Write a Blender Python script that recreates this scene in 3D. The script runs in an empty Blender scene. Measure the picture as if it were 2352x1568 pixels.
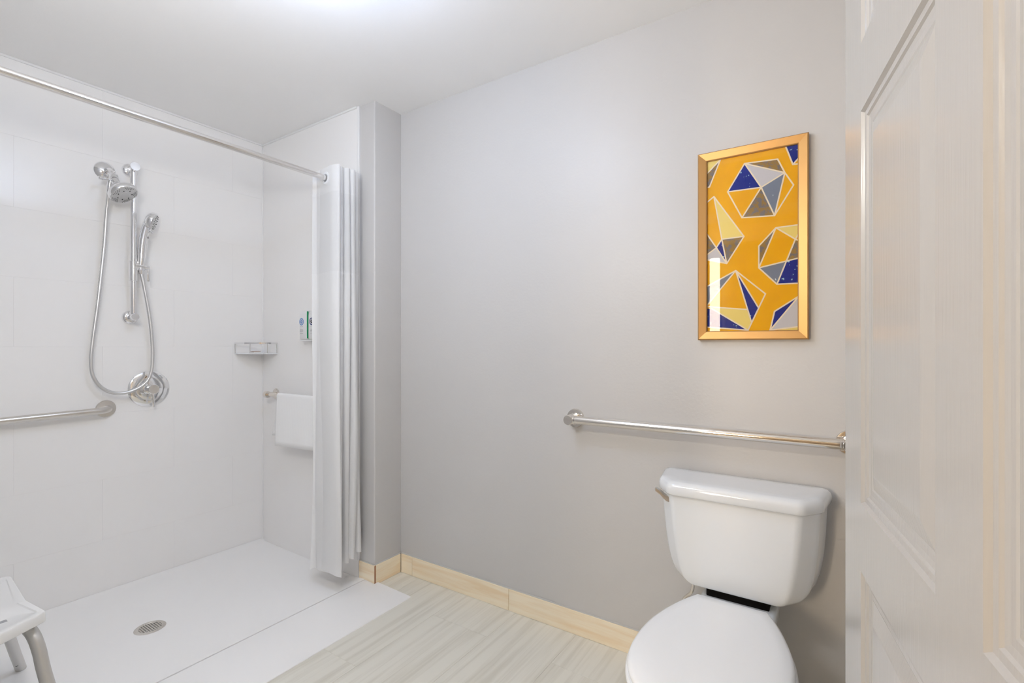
import bpy, bmesh, math, random
from mathutils import Vector, Matrix
random.seed(4)
C = bpy.context.scene.collection
S = bpy.context.scene

# ------------------------------------------------------------------ camera, light, exposure
CAMZ = 1.203
cd = bpy.data.cameras.new('camera')
cam = bpy.data.objects.new('camera', cd)
C.objects.link(cam)
cam.location = (0, 0, CAMZ)
cam.rotation_euler = (math.pi/2, 0, math.radians(33.47))
cd.sensor_width = 36
cd.lens = 36*1122.28/2352
cd.shift_y = 10.23/2352
cd.clip_start = 0.01
S.camera = cam
S.view_settings.view_transform = 'Standard'
S.view_settings.look = 'None'
S.view_settings.gamma = 1
S.view_settings.use_curve_mapping = False
S.view_settings.exposure = 0.19
S.cycles.use_denoising = True
S.cycles.max_bounces = 10
S.cycles.diffuse_bounces = 6
S.cycles.use_adaptive_sampling = True
S.cycles.adaptive_threshold = 0.08
S.cycles.adaptive_min_samples = 20
S.cycles.sample_clamp_indirect = 4

CEILING_LAMP = (27.0, (0.77, 0.94, 1.29))      # strength, colour of the dome in the bathroom
HALL_LAMP = (46.0, (1.0, 0.79, 0.53))        # globe lamp on the hall stand behind the camera
FILL_LAMP = (72.0, (1.0, 0.975, 0.93))      # globes of an added fill light on the entry wall
WALL_LAMP = (26.0, (1.0, 0.84, 0.66))          # upright wall lamp in the hall

w = bpy.data.worlds.new('world')
S.world = w
w.use_nodes = True
w.node_tree.nodes['Background'].inputs[0].default_value = (0.5, 0.45, 0.4, 1)
w.node_tree.nodes['Background'].inputs[1].default_value = 0.1

# ------------------------------------------------------------------ room numbers (metres)
H = 2.44
YB = 1.854      # back wall (picture, toilet)
XC = -1.938     # corner of the recess / shower end wall
YS = 1.674      # shower end wall
XL = -2.942     # shower long wall, finished face
XR = 0.215      # right wall
YF = 0.10       # entry wall, room face

# ------------------------------------------------------------------ materials
def nodes(name):
    m = bpy.data.materials.new(name)
    m.use_nodes = True
    nt = m.node_tree
    return m, nt, nt.nodes['Principled BSDF']

def mat(name, col, rough=0.5, metal=0.0, bump=None, spec=0.5, coat=0.0, trans=0.0, aniso=None):
    m, nt, b = nodes(name)
    b.inputs['Base Color'].default_value = (*col, 1)
    b.inputs['Roughness'].default_value = rough
    b.inputs['Metallic'].default_value = metal
    b.inputs['Specular IOR Level'].default_value = spec
    b.inputs['Coat Weight'].default_value = coat
    b.inputs['Coat Roughness'].default_value = 0.08
    if bump:
        scale, strength, stretch = bump
        tc = nt.nodes.new('ShaderNodeTexCoord')
        mp = nt.nodes.new('ShaderNodeMapping')
        mp.inputs['Scale'].default_value = stretch
        nz = nt.nodes.new('ShaderNodeTexNoise')
        nz.inputs['Scale'].default_value = scale
        nz.inputs['Detail'].default_value = 4
        bp = nt.nodes.new('ShaderNodeBump')
        bp.inputs['Strength'].default_value = strength
        bp.inputs['Distance'].default_value = 0.002
        nt.links.new(tc.outputs['Object'], mp.inputs[0])
        nt.links.new(mp.outputs[0], nz.inputs['Vector'])
        nt.links.new(nz.outputs['Fac'], bp.inputs['Height'])
        nt.links.new(bp.outputs[0], b.inputs['Normal'])
    if trans:
        tr = nt.nodes.new('ShaderNodeBsdfTranslucent')
        tr.inputs[0].default_value = (*col, 1)
        mx = nt.nodes.new('ShaderNodeMixShader')
        mx.inputs[0].default_value = trans
        out = nt.nodes['Material Output']
        nt.links.new(b.outputs[0], mx.inputs[1])
        nt.links.new(tr.outputs[0], mx.inputs[2])
        nt.links.new(mx.outputs[0], out.inputs[0])
    return m

def grain_mat(name, c1, c2, stretch, scale, rough, bumpy=0.1):
    """streaks running along one axis, offset per piece"""
    m, nt, b = nodes(name)
    tc = nt.nodes.new('ShaderNodeTexCoord')
    oi = nt.nodes.new('ShaderNodeObjectInfo')
    mul = nt.nodes.new('ShaderNodeVectorMath'); mul.operation = 'SCALE'
    cmb = nt.nodes.new('ShaderNodeCombineXYZ')
    for i in range(3):
        nt.links.new(oi.outputs['Random'], cmb.inputs[i])
    nt.links.new(cmb.outputs[0], mul.inputs[0]); mul.inputs['Scale'].default_value = 37.0
    mp = nt.nodes.new('ShaderNodeMapping'); mp.inputs['Scale'].default_value = stretch
    add = nt.nodes.new('ShaderNodeVectorMath'); add.operation = 'ADD'
    nt.links.new(tc.outputs['Object'], mp.inputs[0])
    nt.links.new(mp.outputs[0], add.inputs[0]); nt.links.new(mul.outputs[0], add.inputs[1])
    nz = nt.nodes.new('ShaderNodeTexNoise')
    nz.inputs['Scale'].default_value = scale; nz.inputs['Detail'].default_value = 6
    nz.inputs['Roughness'].default_value = 0.62; nz.inputs['Distortion'].default_value = 0.35
    nt.links.new(add.outputs[0], nz.inputs['Vector'])
    rp = nt.nodes.new('ShaderNodeValToRGB')
    rp.color_ramp.elements[0].position = 0.36; rp.color_ramp.elements[0].color = (*c1, 1)
    rp.color_ramp.elements[1].position = 0.56; rp.color_ramp.elements[1].color = (*c2, 1)
    nt.links.new(nz.outputs['Fac'], rp.inputs[0])
    nt.links.new(rp.outputs[0], b.inputs['Base Color'])
    b.inputs['Roughness'].default_value = rough
    bp = nt.nodes.new('ShaderNodeBump'); bp.inputs['Strength'].default_value = bumpy
    bp.inputs['Distance'].default_value = 0.001
    nt.links.new(nz.outputs['Fac'], bp.inputs['Height']); nt.links.new(bp.outputs[0], b.inputs['Normal'])
    return m

def spot_mat(name, base, spot, scale, lo, hi, rough=0.5):
    m, nt, b = nodes(name)
    tc = nt.nodes.new('ShaderNodeTexCoord')
    nz = nt.nodes.new('ShaderNodeTexNoise'); nz.inputs['Scale'].default_value = scale
    nz.inputs['Detail'].default_value = 3
    rp = nt.nodes.new('ShaderNodeValToRGB')
    b.inputs['Specular IOR Level'].default_value = 0.1
    rp.color_ramp.elements[0].position = lo; rp.color_ramp.elements[0].color = (*base, 1)
    rp.color_ramp.elements[1].position = hi; rp.color_ramp.elements[1].color = (*spot, 1)
    nt.links.new(tc.outputs['Object'], nz.inputs['Vector'])
    nt.links.new(nz.outputs['Fac'], rp.inputs[0]); nt.links.new(rp.outputs[0], b.inputs['Base Color'])
    b.inputs['Roughness'].default_value = rough
    return m

def emit(name, col, strength):
    m, nt, b = nodes(name)
    b.inputs['Base Color'].default_value = (0.9, 0.9, 0.9, 1)
    b.inputs['Emission Color'].default_value = (*col, 1)
    b.inputs['Emission Strength'].default_value = strength
    return m

def lin(r, g, b):
    f = lambda c: (c/255/12.92 if c/255 <= 0.04045 else ((c/255+0.055)/1.055)**2.4)
    return (f(r), f(g), f(b))

M = {}
M['paint'] = mat('wall_paint', (0.600, 0.588, 0.574), 0.42, bump=(90, 0.22, (1, 1, 1)))
M['ceiling'] = mat('ceiling_paint', (0.91, 0.907, 0.90), 0.5, bump=(110, 0.12, (1, 1, 1)))
M['surround'] = mat('white_shower_panel', (0.925, 0.914, 0.902), 0.28)
M['joint'] = mat('joint', (0.925, 0.914, 0.902), 0.6)
M['tray'] = mat('white_tray', (0.955, 0.946, 0.936), 0.35)
M['trim'] = mat('white_trim', (0.87, 0.87, 0.86), 0.3)
M['tile'] = grain_mat('floor_tile', lin(213, 209, 196), lin(229, 226, 215), (14, 0.45, 1), 2.2, 0.38, 0.05)
M['grout'] = mat('grout', lin(214, 210, 198), 0.8)
M['basetile'] = grain_mat('base_tile', lin(244, 222, 186), lin(253, 240, 214), (1.0, 1.0, 16), 2.0, 0.4, 0.05)
M['caulk'] = mat('caulk', lin(205, 203, 198), 0.5)
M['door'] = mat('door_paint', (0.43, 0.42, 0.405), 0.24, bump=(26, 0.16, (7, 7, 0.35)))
M['chrome'] = mat('chrome', (0.86, 0.86, 0.87), 0.07, 1.0)
M['nickel'] = mat('polished_nickel', (0.80, 0.755, 0.70), 0.07, 1.0)
M['brushed'] = mat('brushed_steel', (0.70, 0.67, 0.63), 0.28, 1.0)
M['rod'] = mat('rod_steel', (0.82, 0.80, 0.78), 0.16, 1.0)
M['hose'] = mat('hose_steel', (0.72, 0.72, 0.72), 0.42, 1.0)
M['dark'] = mat('dark_gap', (0.008, 0.007, 0.006), 0.8, spec=0.1)
M['hole'] = mat('dark_hole', (0.02, 0.02, 0.02), 0.7)
M['porcelain'] = mat('porcelain', (0.80, 0.835, 0.87), 0.12, coat=0.5)
M['plastic'] = mat('white_plastic', (0.84, 0.86, 0.88), 0.25)
M['cloth'] = mat('curtain_cloth', (0.97, 0.97, 0.97), 0.85, trans=0.35)
M['sheer'] = mat('curtain_sheer', (0.94, 0.94, 0.94), 0.8, trans=0.4)
M['terry'] = mat('terry', (0.95, 0.95, 0.945), 0.95)
M['seat_white'] = mat('bench_white', (0.78, 0.775, 0.76), 0.4)
M['alu'] = mat('satin_aluminium', (0.66, 0.65, 0.63), 0.38, 0.75)
M['gold'] = mat('brushed_gold', lin(188, 146, 92), 0.40, 0.8, bump=(60, 0.06, (1, 1, 30)))
M['mustard'] = spot_mat('print_mustard', (0.90, 0.47, 0.0), (0.86, 0.44, 0.0), 14, 0.4, 0.6)
M['pale'] = mat('print_pale_yellow', lin(240, 218, 118), 0.5)
M['mottle'] = spot_mat('print_mottled', lin(128, 122, 122), lin(158, 128, 74), 62, 0.45, 0.53)
M['lightgrey'] = mat('print_light_grey', lin(206, 205, 212), 0.5)
M['slate'] = spot_mat('print_slate', lin(128, 138, 158), lin(230, 240, 245), 95, 0.70, 0.735)
M['navy'] = spot_mat('print_navy', lin(22, 42, 142), lin(175, 215, 235), 95, 0.67, 0.70)
M['line'] = mat('print_line', lin(245, 232, 208), 0.5)
m, nt, b = nodes('clear_glass')
gt = nt.nodes.new('ShaderNodeBsdfTransparent')
gg = nt.nodes.new('ShaderNodeBsdfGlossy'); gg.inputs['Roughness'].default_value = 0.0
gf = nt.nodes.new('ShaderNodeFresnel'); gf.inputs['IOR'].default_value = 1.33
gm = nt.nodes.new('ShaderNodeMixShader')
nt.links.new(gf.outputs[0], gm.inputs[0]); nt.links.new(gt.outputs[0], gm.inputs[1]); nt.links.new(gg.outputs[0], gm.inputs[2])
nt.links.new(gm.outputs[0], nt.nodes['Material Output'].inputs[0])
M['glass'] = m
M['green'] = mat('green_plastic', lin(40, 150, 100), 0.4)
M['ink'] = mat('ink_black', lin(14, 14, 20), 0.5)
M['ringblue'] = mat('ink_blue', lin(22, 44, 104), 0.5)
M['ringmid'] = mat('ink_mid_blue', lin(96, 140, 196), 0.5)
M['greyink'] = mat('ink_grey', lin(150, 150, 152), 0.5)
M['bottle'] = mat('bottle_white', (0.84, 0.84, 0.845), 0.35)
M['soap'] = mat('soap_wrapper', (0.85, 0.83, 0.80), 0.5)
M['soapband'] = mat('soap_band', lin(176, 132, 100), 0.5)
M['hallwall'] = mat('hall_paint', (0.52, 0.47, 0.41), 0.6)
M['hallfloor'] = mat('hall_floor', (0.20, 0.16, 0.12), 0.5)
M['lamp'] = emit('lamp_dome', CEILING_LAMP[1], CEILING_LAMP[0])
M['halllamp'] = emit('hall_lamp_dome', HALL_LAMP[1], HALL_LAMP[0])
M['filllamp'] = emit('fill_globe', FILL_LAMP[1], FILL_LAMP[0])
M['walllamp'] = emit('wall_lamp_tube', WALL_LAMP[1], WALL_LAMP[0])

# ------------------------------------------------------------------ mesh helpers
ORG = {}

def obj(name, bm, m, parent=None, smooth=35, origin=None):
    if parent is not None:
        off = ORG[parent]
    else:
        off = Vector(origin) if origin else Vector((0, 0, 0))
    bmesh.ops.recalc_face_normals(bm, faces=bm.faces[:])
    me = bpy.data.meshes.new(name)
    if off.length:
        bmesh.ops.translate(bm, vec=-off, verts=bm.verts[:])
    bm.to_mesh(me); bm.free()
    mats = m if isinstance(m, (list, tuple)) else [m]
    for k in mats:
        me.materials.append(k)
    if smooth:
        me.polygons.foreach_set('use_smooth', [True]*len(me.polygons))
        me.set_sharp_from_angle(angle=math.radians(smooth))
    o = bpy.data.objects.new(name, me)
    C.objects.link(o)
    if parent is not None:
        o.parent = parent
    else:
        o.location = off
    ORG[o] = off
    return o

def tag(o, label, cat, group=None):
    o['label'] = label; o['category'] = cat
    if group: o['group'] = group
    return o

def thing(name, label, cat, loc, group=None):
    o = bpy.data.objects.new(name, None)
    o.empty_display_size = 0.05
    C.objects.link(o); o.location = loc
    ORG[o] = Vector(loc)
    return tag(o, label, cat, group)

def struct(o):
    o['kind'] = 'structure'
    return o

def root(name, loc=(0, 0, 0)):
    o = bpy.data.objects.new(name, None)
    o.empty_display_size = 0.05
    C.objects.link(o); o.location = loc
    ORG[o] = Vector(loc)
    return struct(o)

def NB(): return bmesh.new()

def box(bm, x0, x1, y0, y1, z0, z1, bev=0.0, seg=2):
    vs = [bm.verts.new((x, y, z)) for x in (x0, x1) for y in (y0, y1) for z in (z0, z1)]
    idx = [(0, 1, 3, 2), (4, 6, 7, 5), (0, 4, 5, 1), (2, 3, 7, 6), (0, 2, 6, 4), (1, 5, 7, 3)]
    fs = [bm.faces.new([vs[i] for i in f]) for f in idx]
    if bev:
        es = {e for f in fs for e in f.edges}
        bmesh.ops.bevel(bm, geom=list(es), offset=bev, segments=seg, profile=0.5, affect='EDGES')
    return bm

def quad(bm, pts):
    return bm.faces.new([bm.verts.new(p) for p in pts])

def frame_of(d):
    d = Vector(d).normalized()
    a = Vector((0, 0, 1)) if abs(d.z) < 0.9 else Vector((1, 0, 0))
    u = d.cross(a).normalized(); v = d.cross(u).normalized()
    return d, u, v

def lathe(bm, o, d, prof, n=40, cap0=True, cap1=True):
    """prof: list of (radius, distance along axis)"""
    o = Vector(o); d, u, v = frame_of(d)
    rings = []
    for r, t in prof:
        if r < 1e-6:
            rings.append([bm.verts.new(o + d*t)])
        else:
            rings.append([bm.verts.new(o + d*t + (u*math.cos(2*math.pi*k/n) + v*math.sin(2*math.pi*k/n))*r) for k in range(n)])
    for a, b in zip(rings, rings[1:]):
        for k in range(n):
            k2 = (k+1) % n
            if len(a) == 1 and len(b) == 1: continue
            if len(a) == 1: bm.faces.new((a[0], b[k], b[k2]))
            elif len(b) == 1: bm.faces.new((a[k], a[k2], b[0]))
            else: bm.faces.new((a[k], a[k2], b[k2], b[k]))
    if cap0 and len(rings[0]) > 1: bm.faces.new(rings[0])
    if cap1 and len(rings[-1]) > 1: bm.faces.new(rings[-1])
    return bm

def cyl(bm, a, b, r, n=32, r2=None, ch=0.0):
    a = Vector(a); b = Vector(b); L = (b-a).length
    r2 = r if r2 is None else r2
    if ch:
        return lathe(bm, a, b-a, [(r-ch, 0), (r, ch), (r2, L-ch), (r2-ch, L)], n)
    return lathe(bm, a, b-a, [(r, 0), (r2, L)], n)

def spline(pts, per=8, closed=False):
    P = [Vector(p) for p in pts]; out = []
    n = len(P)
    rng = range(n) if closed else range(n-1)
    for i in rng:
        if closed:
            p0, p1, p2, p3 = P[i-1], P[i], P[(i+1) % n], P[(i+2) % n]
        else:
            p1, p2 = P[i], P[i+1]
            p0 = P[i-1] if i else p1*2-p2
            p3 = P[i+2] if i+2 < n else p2*2-p1
        for k in range(per):
            t = k/per
            out.append(0.5*((2*p1) + (p2-p0)*t + (2*p0-5*p1+4*p2-p3)*t*t + (3*p1-p0-3*p2+p3)*t**3))
    if not closed: out.append(P[-1])
    return out

def tube(bm, pts, r, n=16, caps=True):
    """pts: Vectors; r: radius or list / function of index"""
    pts = [Vector(p) for p in pts]
    T = []
    for i in range(len(pts)):
        a = pts[max(i-1, 0)]; b = pts[min(i+1, len(pts)-1)]
        T.append((b-a).normalized())
    d, u, v = frame_of(T[0])
    rings = []
    for i, p in enumerate(pts):
        t = T[i]
        u = (u - t*u.dot(t)).normalized(); v = t.cross(u)
        rr = r[i] if isinstance(r, (list, tuple)) else (r(i) if callable(r) else r)
        rings.append([bm.verts.new(p + (u*math.cos(2*math.pi*k/n) + v*math.sin(2*math.pi*k/n))*rr) for k in range(n)])
    for a, b in zip(rings, rings[1:]):
        for k in range(n):
            k2 = (k+1) % n
            bm.faces.new((a[k], a[k2], b[k2], b[k]))
    if caps:
        bm.faces.new(rings[0]); bm.faces.new(rings[-1])
    return bm

def fillet(corners, radii, seg=6):
    """closed 2-D polygon with rounded corners"""
    out = []; n = len(corners)
    for i in range(n):
        p = Vector(corners[i]); a = Vector(corners[i-1]); b = Vector(corners[(i+1) % n])
        da = (a-p).normalized(); db = (b-p).normalized()
        r = radii[i] if isinstance(radii, (list, tuple)) else radii
        th = da.angle(db)
        t = r/math.tan(th/2)
        t = min(t, 0.49*(a-p).length, 0.49*(b-p).length)
        s = p + da*t; e = p + db*t
        for k in range(seg+1):
            q = k/seg
            out.append(s*(1-q)**2 + p*2*q*(1-q) + e*q*q)
    return out

def loft(bm, rings, cap0=True, cap1=True):
    R = [[bm.verts.new(p) for p in ring] for ring in rings]
    n = len(R[0])
    for a, b in zip(R, R[1:]):
        for k in range(n):
            k2 = (k+1) % n
            bm.faces.new((a[k], a[k2], b[k2], b[k]))
    if cap0: bm.faces.new(R[0])
    if cap1: bm.faces.new(R[-1])
    return bm

# ================================================================== SETTING
# floor: base slab with separate tiles
bm = NB(); box(bm, XL-0.1, XR+0.1, -0.04, YB+0.1, -0.06, -0.0010)
floor = struct(obj('floor', bm, M['grout'], smooth=0))
TW, TL = 0.3, 0.61
G = 0.0005
for ci in range(-7, 1):
    x0 = ci*TW; x1 = min(x0+TW, XR)
    base = 1.208 if ci % 2 == 0 else 1.63
    y = base - 3*TL
    while y < YB:
        a = max(y, -0.04); b = min(y+TL, YB-0.002)
        if YB-0.002-b < 0.06: b = YB-0.002
        if YB-a < 0.07: break
        if b-a > 0.01 and x1-x0 > 0.01 and x1 > -1.95:
            t = NB(); box(t, max(x0, -1.95)+G, x1-G, a+G, b-G, -0.008, 0.0, 0.0006, 1)
            obj('tile', t, M['tile'], floor, smooth=0)
        y += TL

bm = NB(); box(bm, XL-0.1, XR+0.1, -0.04, YB+0.1, H, H+0.05)
struct(obj('ceiling', bm, M['ceiling'], smooth=0))

bm = NB(); box(bm, XC-0.02, XR+0.1, YB, YB+0.1, -0.05, H)
wall_back = struct(obj('wall_back', bm, M['paint'], smooth=0))

# the block that carries the shower end wall: painted end and return with a small rounded arris
bm = NB()
prof = fillet([(XL-0.1, YS), (XC, YS), (XC, YB+0.1), (XL-0.1, YB+0.1)], [0.001, 0.008, 0.001, 0.001], 5)
loft(bm, [[Vector((p.x, p.y, z)) for p in prof] for z in (-0.05, H)])
wall_end = struct(obj('wall_shower_end', bm, M['paint']))

bm = NB(); box(bm, XR, XR+0.1, -0.04, YB, -0.05, H)
struct(obj('wall_right', bm, M['paint'], smooth=0))

# entry wall with the doorway the camera stands in
DX0, DX1, DH = -0.753, 0.190, 2.045
bm = NB()
box(bm, XL-0.1, DX0, -0.04, YF, -0.05, H)
box(bm, DX1, XR, -0.04, YF, -0.05, H)
box(bm, DX0, DX1, -0.04, YF, DH, H)
struct(obj('wall_front', bm, M['paint'], smooth=0))
bm = NB()
box(bm, DX0-0.065, DX0, YF, YF+0.014, 0, DH+0.065, 0.004, 1)
box(bm, DX0-0.065, DX1+0.02, YF, YF+0.014, DH, DH+0.065, 0.004, 1)
box(bm, DX0-0.065, DX0, -0.054, -0.04, 0, DH+0.065, 0.004, 1)
struct(obj('trim_1', bm, M['trim'], smooth=0))

# long shower wall: backing with separate panels
bm = NB(); box(bm, XL-0.1, XL-0.0010, YF, YS, -0.05, H)
wall_left = struct(obj('wall_left', bm, M['joint'], smooth=0))
rows = [0.0, 0.268, 0.56, 0.875, 1.20, 1.50, 1.80, 2.105, H-0.001]
for r, (z0, z1) in enumerate(zip(rows, rows[1:])):
    ys = [YF, 0.57, 1.18, YS] if r % 2 == 0 else [YF, 0.265, 0.875, 1.485, YS]
    for a, b in zip(ys, ys[1:]):
        t = NB(); box(t, XL-0.0016, XL, a+0.0001, b-0.0001, z0+0.0002, z1-0.0002, 0.0005, 1)
        obj('panel', t, M['surround'], wall_left, smooth=0)
# shower end wall panel with its white edge strip
t = NB(); box(t, XL, -2.050, YS-0.008, YS+0.001, 0.0, H-0.001)
obj('panel', t, M['surround'], wall_end, smooth=0)
t = NB(); box(t, -2.060, -2.046, YS-0.012, YS+0.001, 0.10, H-0.001, 0.003, 2)
obj('edge_strip', t, M['trim'], wall_end)
bm = NB()
box(bm, XL, XL+0.008, YF, YS-0.008, H-0.010, H-0.0005)
box(bm, XL, -2.060, YS-0.016, YS-0.008, H-0.010, H-0.0005)
struct(obj('trim_2', bm, M['trim'], smooth=0))
bm = NB(); cyl(bm, (XL+0.002, YS-0.010, 0.01), (XL+0.002, YS-0.010, H-0.002), 0.004, 10)
struct(obj('trim_3', bm, M['trim']))

# baseboard tiles with caulk line
def baseboard(name, runs, axis):
    r = root(name)
    cb = NB()
    for (a0, a1, b0, b1) in runs:
        t = NB(); box(t, a0, a1, b0, b1, 0.0005, 0.098, 0.0012, 1)
        obj('tile', t, M['basetile' if axis == 'x' else 'basetile'], r, smooth=0)
    return r
BT = 0.010
bb = baseboard('baseboard_back', [(x0+0.0008, x1-0.0008, YB-BT, YB-0.0002) for x0, x1 in
     ((XC+BT, -1.847), (-1.847, -1.238), (-1.238, -0.61), (-0.61, 0.0), (0.0, XR))], 'x')
t = NB(); box(t, XC, XR, YB-BT*0.7, YB-0.0002, 0.0982, 0.1015); obj('caulk', t, M['caulk'], bb, smooth=0)
bb = baseboard('baseboard_end', [(XC+0.0002, XC+BT, YS+0.0008, YB-BT-0.001), (-2.045, XC+BT-0.001, YS-BT, YS-0.0002)], 'y')
t = NB(); box(t, XC+0.0002, XC+BT*0.7, YS, YB, 0.0982, 0.1015); box(t, -2.045, XC, YS-BT*0.7, YS-0.0002, 0.0982, 0.1015)
obj('caulk', t, M['caulk'], bb, smooth=0)
t = NB(); box(t, XC+BT-0.0009, XC+BT+0.0002, YS-BT-0.0001, YS+0.0008, 0.001, 0.098); obj('corner_joint', t, M['soapband'], bb, smooth=0)
t = NB(); box(t, XR-BT, XR-0.0002, 1.05, YB-BT-0.001, 0.0005, 0.098, 0.0012, 1)
r = root('baseboard_right'); obj('tile', t, M['basetile'], r, smooth=0)

# hall behind the camera (seen only in reflections)
bm = NB(); box(bm, -1.7, 1.2, -2.7, -0.0405, -0.06, -0.001); struct(obj('floor_hall', bm, M['hallfloor'], smooth=0))
bm = NB(); box(bm, -1.7, 1.2, -2.7, -0.0405, H, H+0.05); struct(obj('ceiling_hall', bm, M['ceiling'], smooth=0))
bm = NB(); box(bm, -1.8, -1.7, -2.7, -0.041, -0.05, H); box(bm, 1.2, 1.3, -2.7, -0.041, -0.05, H); box(bm, -1.8, 1.3, -2.8, -2.7, -0.05, H)
box(bm, XR+0.1, 1.2, -0.14, -0.041, -0.05, H)
struct(obj('wall_hall', bm, M['hallwall'], smooth=0))

# ------------------------------------------------------------------ shower tray
XT = -2.0
sh = thing('shower_tray', 'white low shower tray with flat outer ramp meeting the wood-look floor tiles', 'shower tray', (-2.4, 0.9, 0))
bm = NB()
ny = 2
prof = [(XL+0.001, 0.022), (XL+0.02, 0.012), (XL+0.05, 0.008), (-2.44, 0.002), (-2.11, 0.007), (-2.075, 0.008), (-2.055, 0.0085), (-2.035, 0.012), (-2.012, 0.0145), (XT-0.001, 0.0145), (XT-0.001, 0.0)]
ys = [YF+0.001, YS-0.0085]
A = [[bm.verts.new((x, y, z)) for x, z in prof] for y in ys]
for k in range(len(prof)-1):
    bm.faces.new((A[0][k], A[0][k+1], A[1][k+1], A[1][k]))
obj('tray_floor', bm, M['tray'], sh)
bm = NB()
prof = [(XT+0.0015, 0.0), (XT+0.0015, 0.0115), (XT+0.006, 0.0125), (-1.80, 0.0062), (-1.712, 0.0034), (-1.694, 0.0022), (-1.693, 0.0)]
pl = [(YF+0.001, None)]
A = [[bm.verts.new((x, y, z)) for x, z in prof] for y in (YF+0.001, YS-0.0105)]
for k in range(len(prof)-1):
    bm.faces.new((A[0][k], A[0][k+1], A[1][k+1], A[1][k]))
# piece beyond the wall corner
x0 = XC+0.0112
zx = lambda x: 0.0125 + (x-(XT+0.006))/(-1.80-(XT+0.006))*(0.0062-0.0125)
for ring in [[(x0, zx(x0)), (-1.80, 0.0062), (-1.712, 0.0034), (-1.694, 0.0022), (-1.693, 0.0)]]:
    P = [[bm.verts.new((x, y, z)) for x, z in ring] for y in (YS-0.0105, YS+0.012)]
    for k in range(len(ring)-1):
        bm.faces.new((P[0][k], P[0][k+1], P[1][k+1], P[1][k]))
    Q = [bm.verts.new((x, YS+0.012, 0.0)) for x, z in ring]
    for k in range(len(ring)-1):
        bm.faces.new((P[1][k], P[1][k+1], Q[k+1], Q[k]))
obj('ramp', bm, M['tray'], sh)

# drain
dr = thing('shower_drain', 'round chrome drain grate set in the white shower tray', 'drain', (-2.436, 0.887, 0.003))
bm = NB()
o = Vector((-2.436, 0.887, 0.0021))
lathe(bm, o, (0, 0, 1), [(0.040, 0.0012), (0.041, 0.0026), (0.046, 0.0032), (0.054, 0.0022), (0.057, 0.0)], 48, False, False)
obj('rim', bm, M['brushed'], dr)
bm = NB(); lathe(bm, o, (0, 0, 1), [(0.042, 0.0004), (0.0, 0.0004)], 40, False, False)
obj('drain_hole', bm, M['hole'], dr)
bm = NB()
for k in range(-4, 5):
    d = k*0.0088
    L = math.sqrt(max(0.0405**2 - d*d, 0))
    box(bm, o.x+d-0.0019, o.x+d+0.0019, o.y-L, o.y+L, o.z+0.0006, o.z+0.0024)
    box(bm, o.x-L, o.x+L, o.y+d-0.0019, o.y+d+0.0019, o.z+0.0006, o.z+0.0023)
obj('grate', bm, M['brushed'], dr, smooth=0)

# ================================================================== DOOR (open, beside the camera)
ang = math.radians(9.2)
dd = Vector((-math.sin(ang), math.cos(ang), 0))          # hinge to free edge
dn = Vector((-math.cos(ang), -math.sin(ang), 0))         # face towards the camera
foot = Vector((math.cos(ang), math.sin(ang), 0))*0.1774
P0 = foot + dd*0.088
DW, DHT, DT = 0.914, 2.03, 0.036
door = root('door_1', (P0.x, P0.y, 0))
def dp(s, z, depth=0.0): return P0 + dd*s + Vector((0, 0, z)) - dn*depth
ST, PW, MU = 0.110, 0.298, 0.098
cols = [(ST, ST+PW), (ST+PW+MU, ST+2*PW+MU)]
rws = [(0.24, 0.862), (0.965, 1.558), (1.660, 1.915)]
bm = NB()
sx = sorted({0, DW, *[c for p in cols for c in p]}); sz = sorted({0.008, DHT, *[c for p in rws for c in p]})
for i in range(len(sx)-1):
    for j in range(len(sz)-1):
        if any(abs(c[0]-sx[i]) < 1e-6 for c in cols) and any(abs(q[0]-sz[j]) < 1e-6 for q in rws): continue
        quad(bm, [dp(sx[i], sz[j]), dp(sx[i+1], sz[j]), dp(sx[i+1], sz[j+1]), dp(sx[i], sz[j+1])])
b4 = [(0, 0.008), (DW, 0.008), (DW, DHT), (0, DHT)]
for (a, c) in zip(b4, b4[1:]+b4[:1]):
    quad(bm, [dp(*a), dp(*c), dp(*c, DT), dp(*a, DT)])
quad(bm, [dp(*q, DT) for q in b4])
bmesh.ops.remove_doubles(bm, verts=bm.verts[:], dist=1e-5)
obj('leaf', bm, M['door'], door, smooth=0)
steps = [(0.0, 0.0), (0.004, 0.0045), (0.011, 0.0050), (0.0135, 0.0075), (0.020, 0.0085), (0.027, 0.0085), (0.030, 0.0095), (0.052, 0.0040), (0.055, 0.0035)]
for c in cols:
    for q in rws:
        mb = NB()
        rings = [[dp(c[0]+i, q[0]+i, d), dp(c[1]-i, q[0]+i, d), dp(c[1]-i, q[1]-i, d), dp(c[0]+i, q[1]-i, d)] for i, d in steps]
        R = [[mb.verts.new(p) for p in ring] for ring in rings[:6]]
        for a, b in zip(R, R[1:]):
            for k in range(4):
                mb.faces.new((a[k], a[(k+1) % 4], b[(k+1) % 4], b[k]))
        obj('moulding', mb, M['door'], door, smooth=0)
        pb = NB()
        R = [[pb.verts.new(p) for p in ring] for ring in rings[5:]]
        for a, b in zip(R, R[1:]):
            for k in range(4):
                pb.faces.new((a[k], a[(k+1) % 4], b[(k+1) % 4], b[k]))
        pb.faces.new(R[-1])
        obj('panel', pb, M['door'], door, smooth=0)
hb = NB()
for z in (0.25, 1.02, 1.80):
    cyl(hb, P0 + Vector((0, 0, z-0.05)) + dn*0.006, P0 + Vector((0, 0, z+0.05)) + dn*0.006, 0.006, 12)
obj('hinges', hb, M['brushed'], door)

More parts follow.
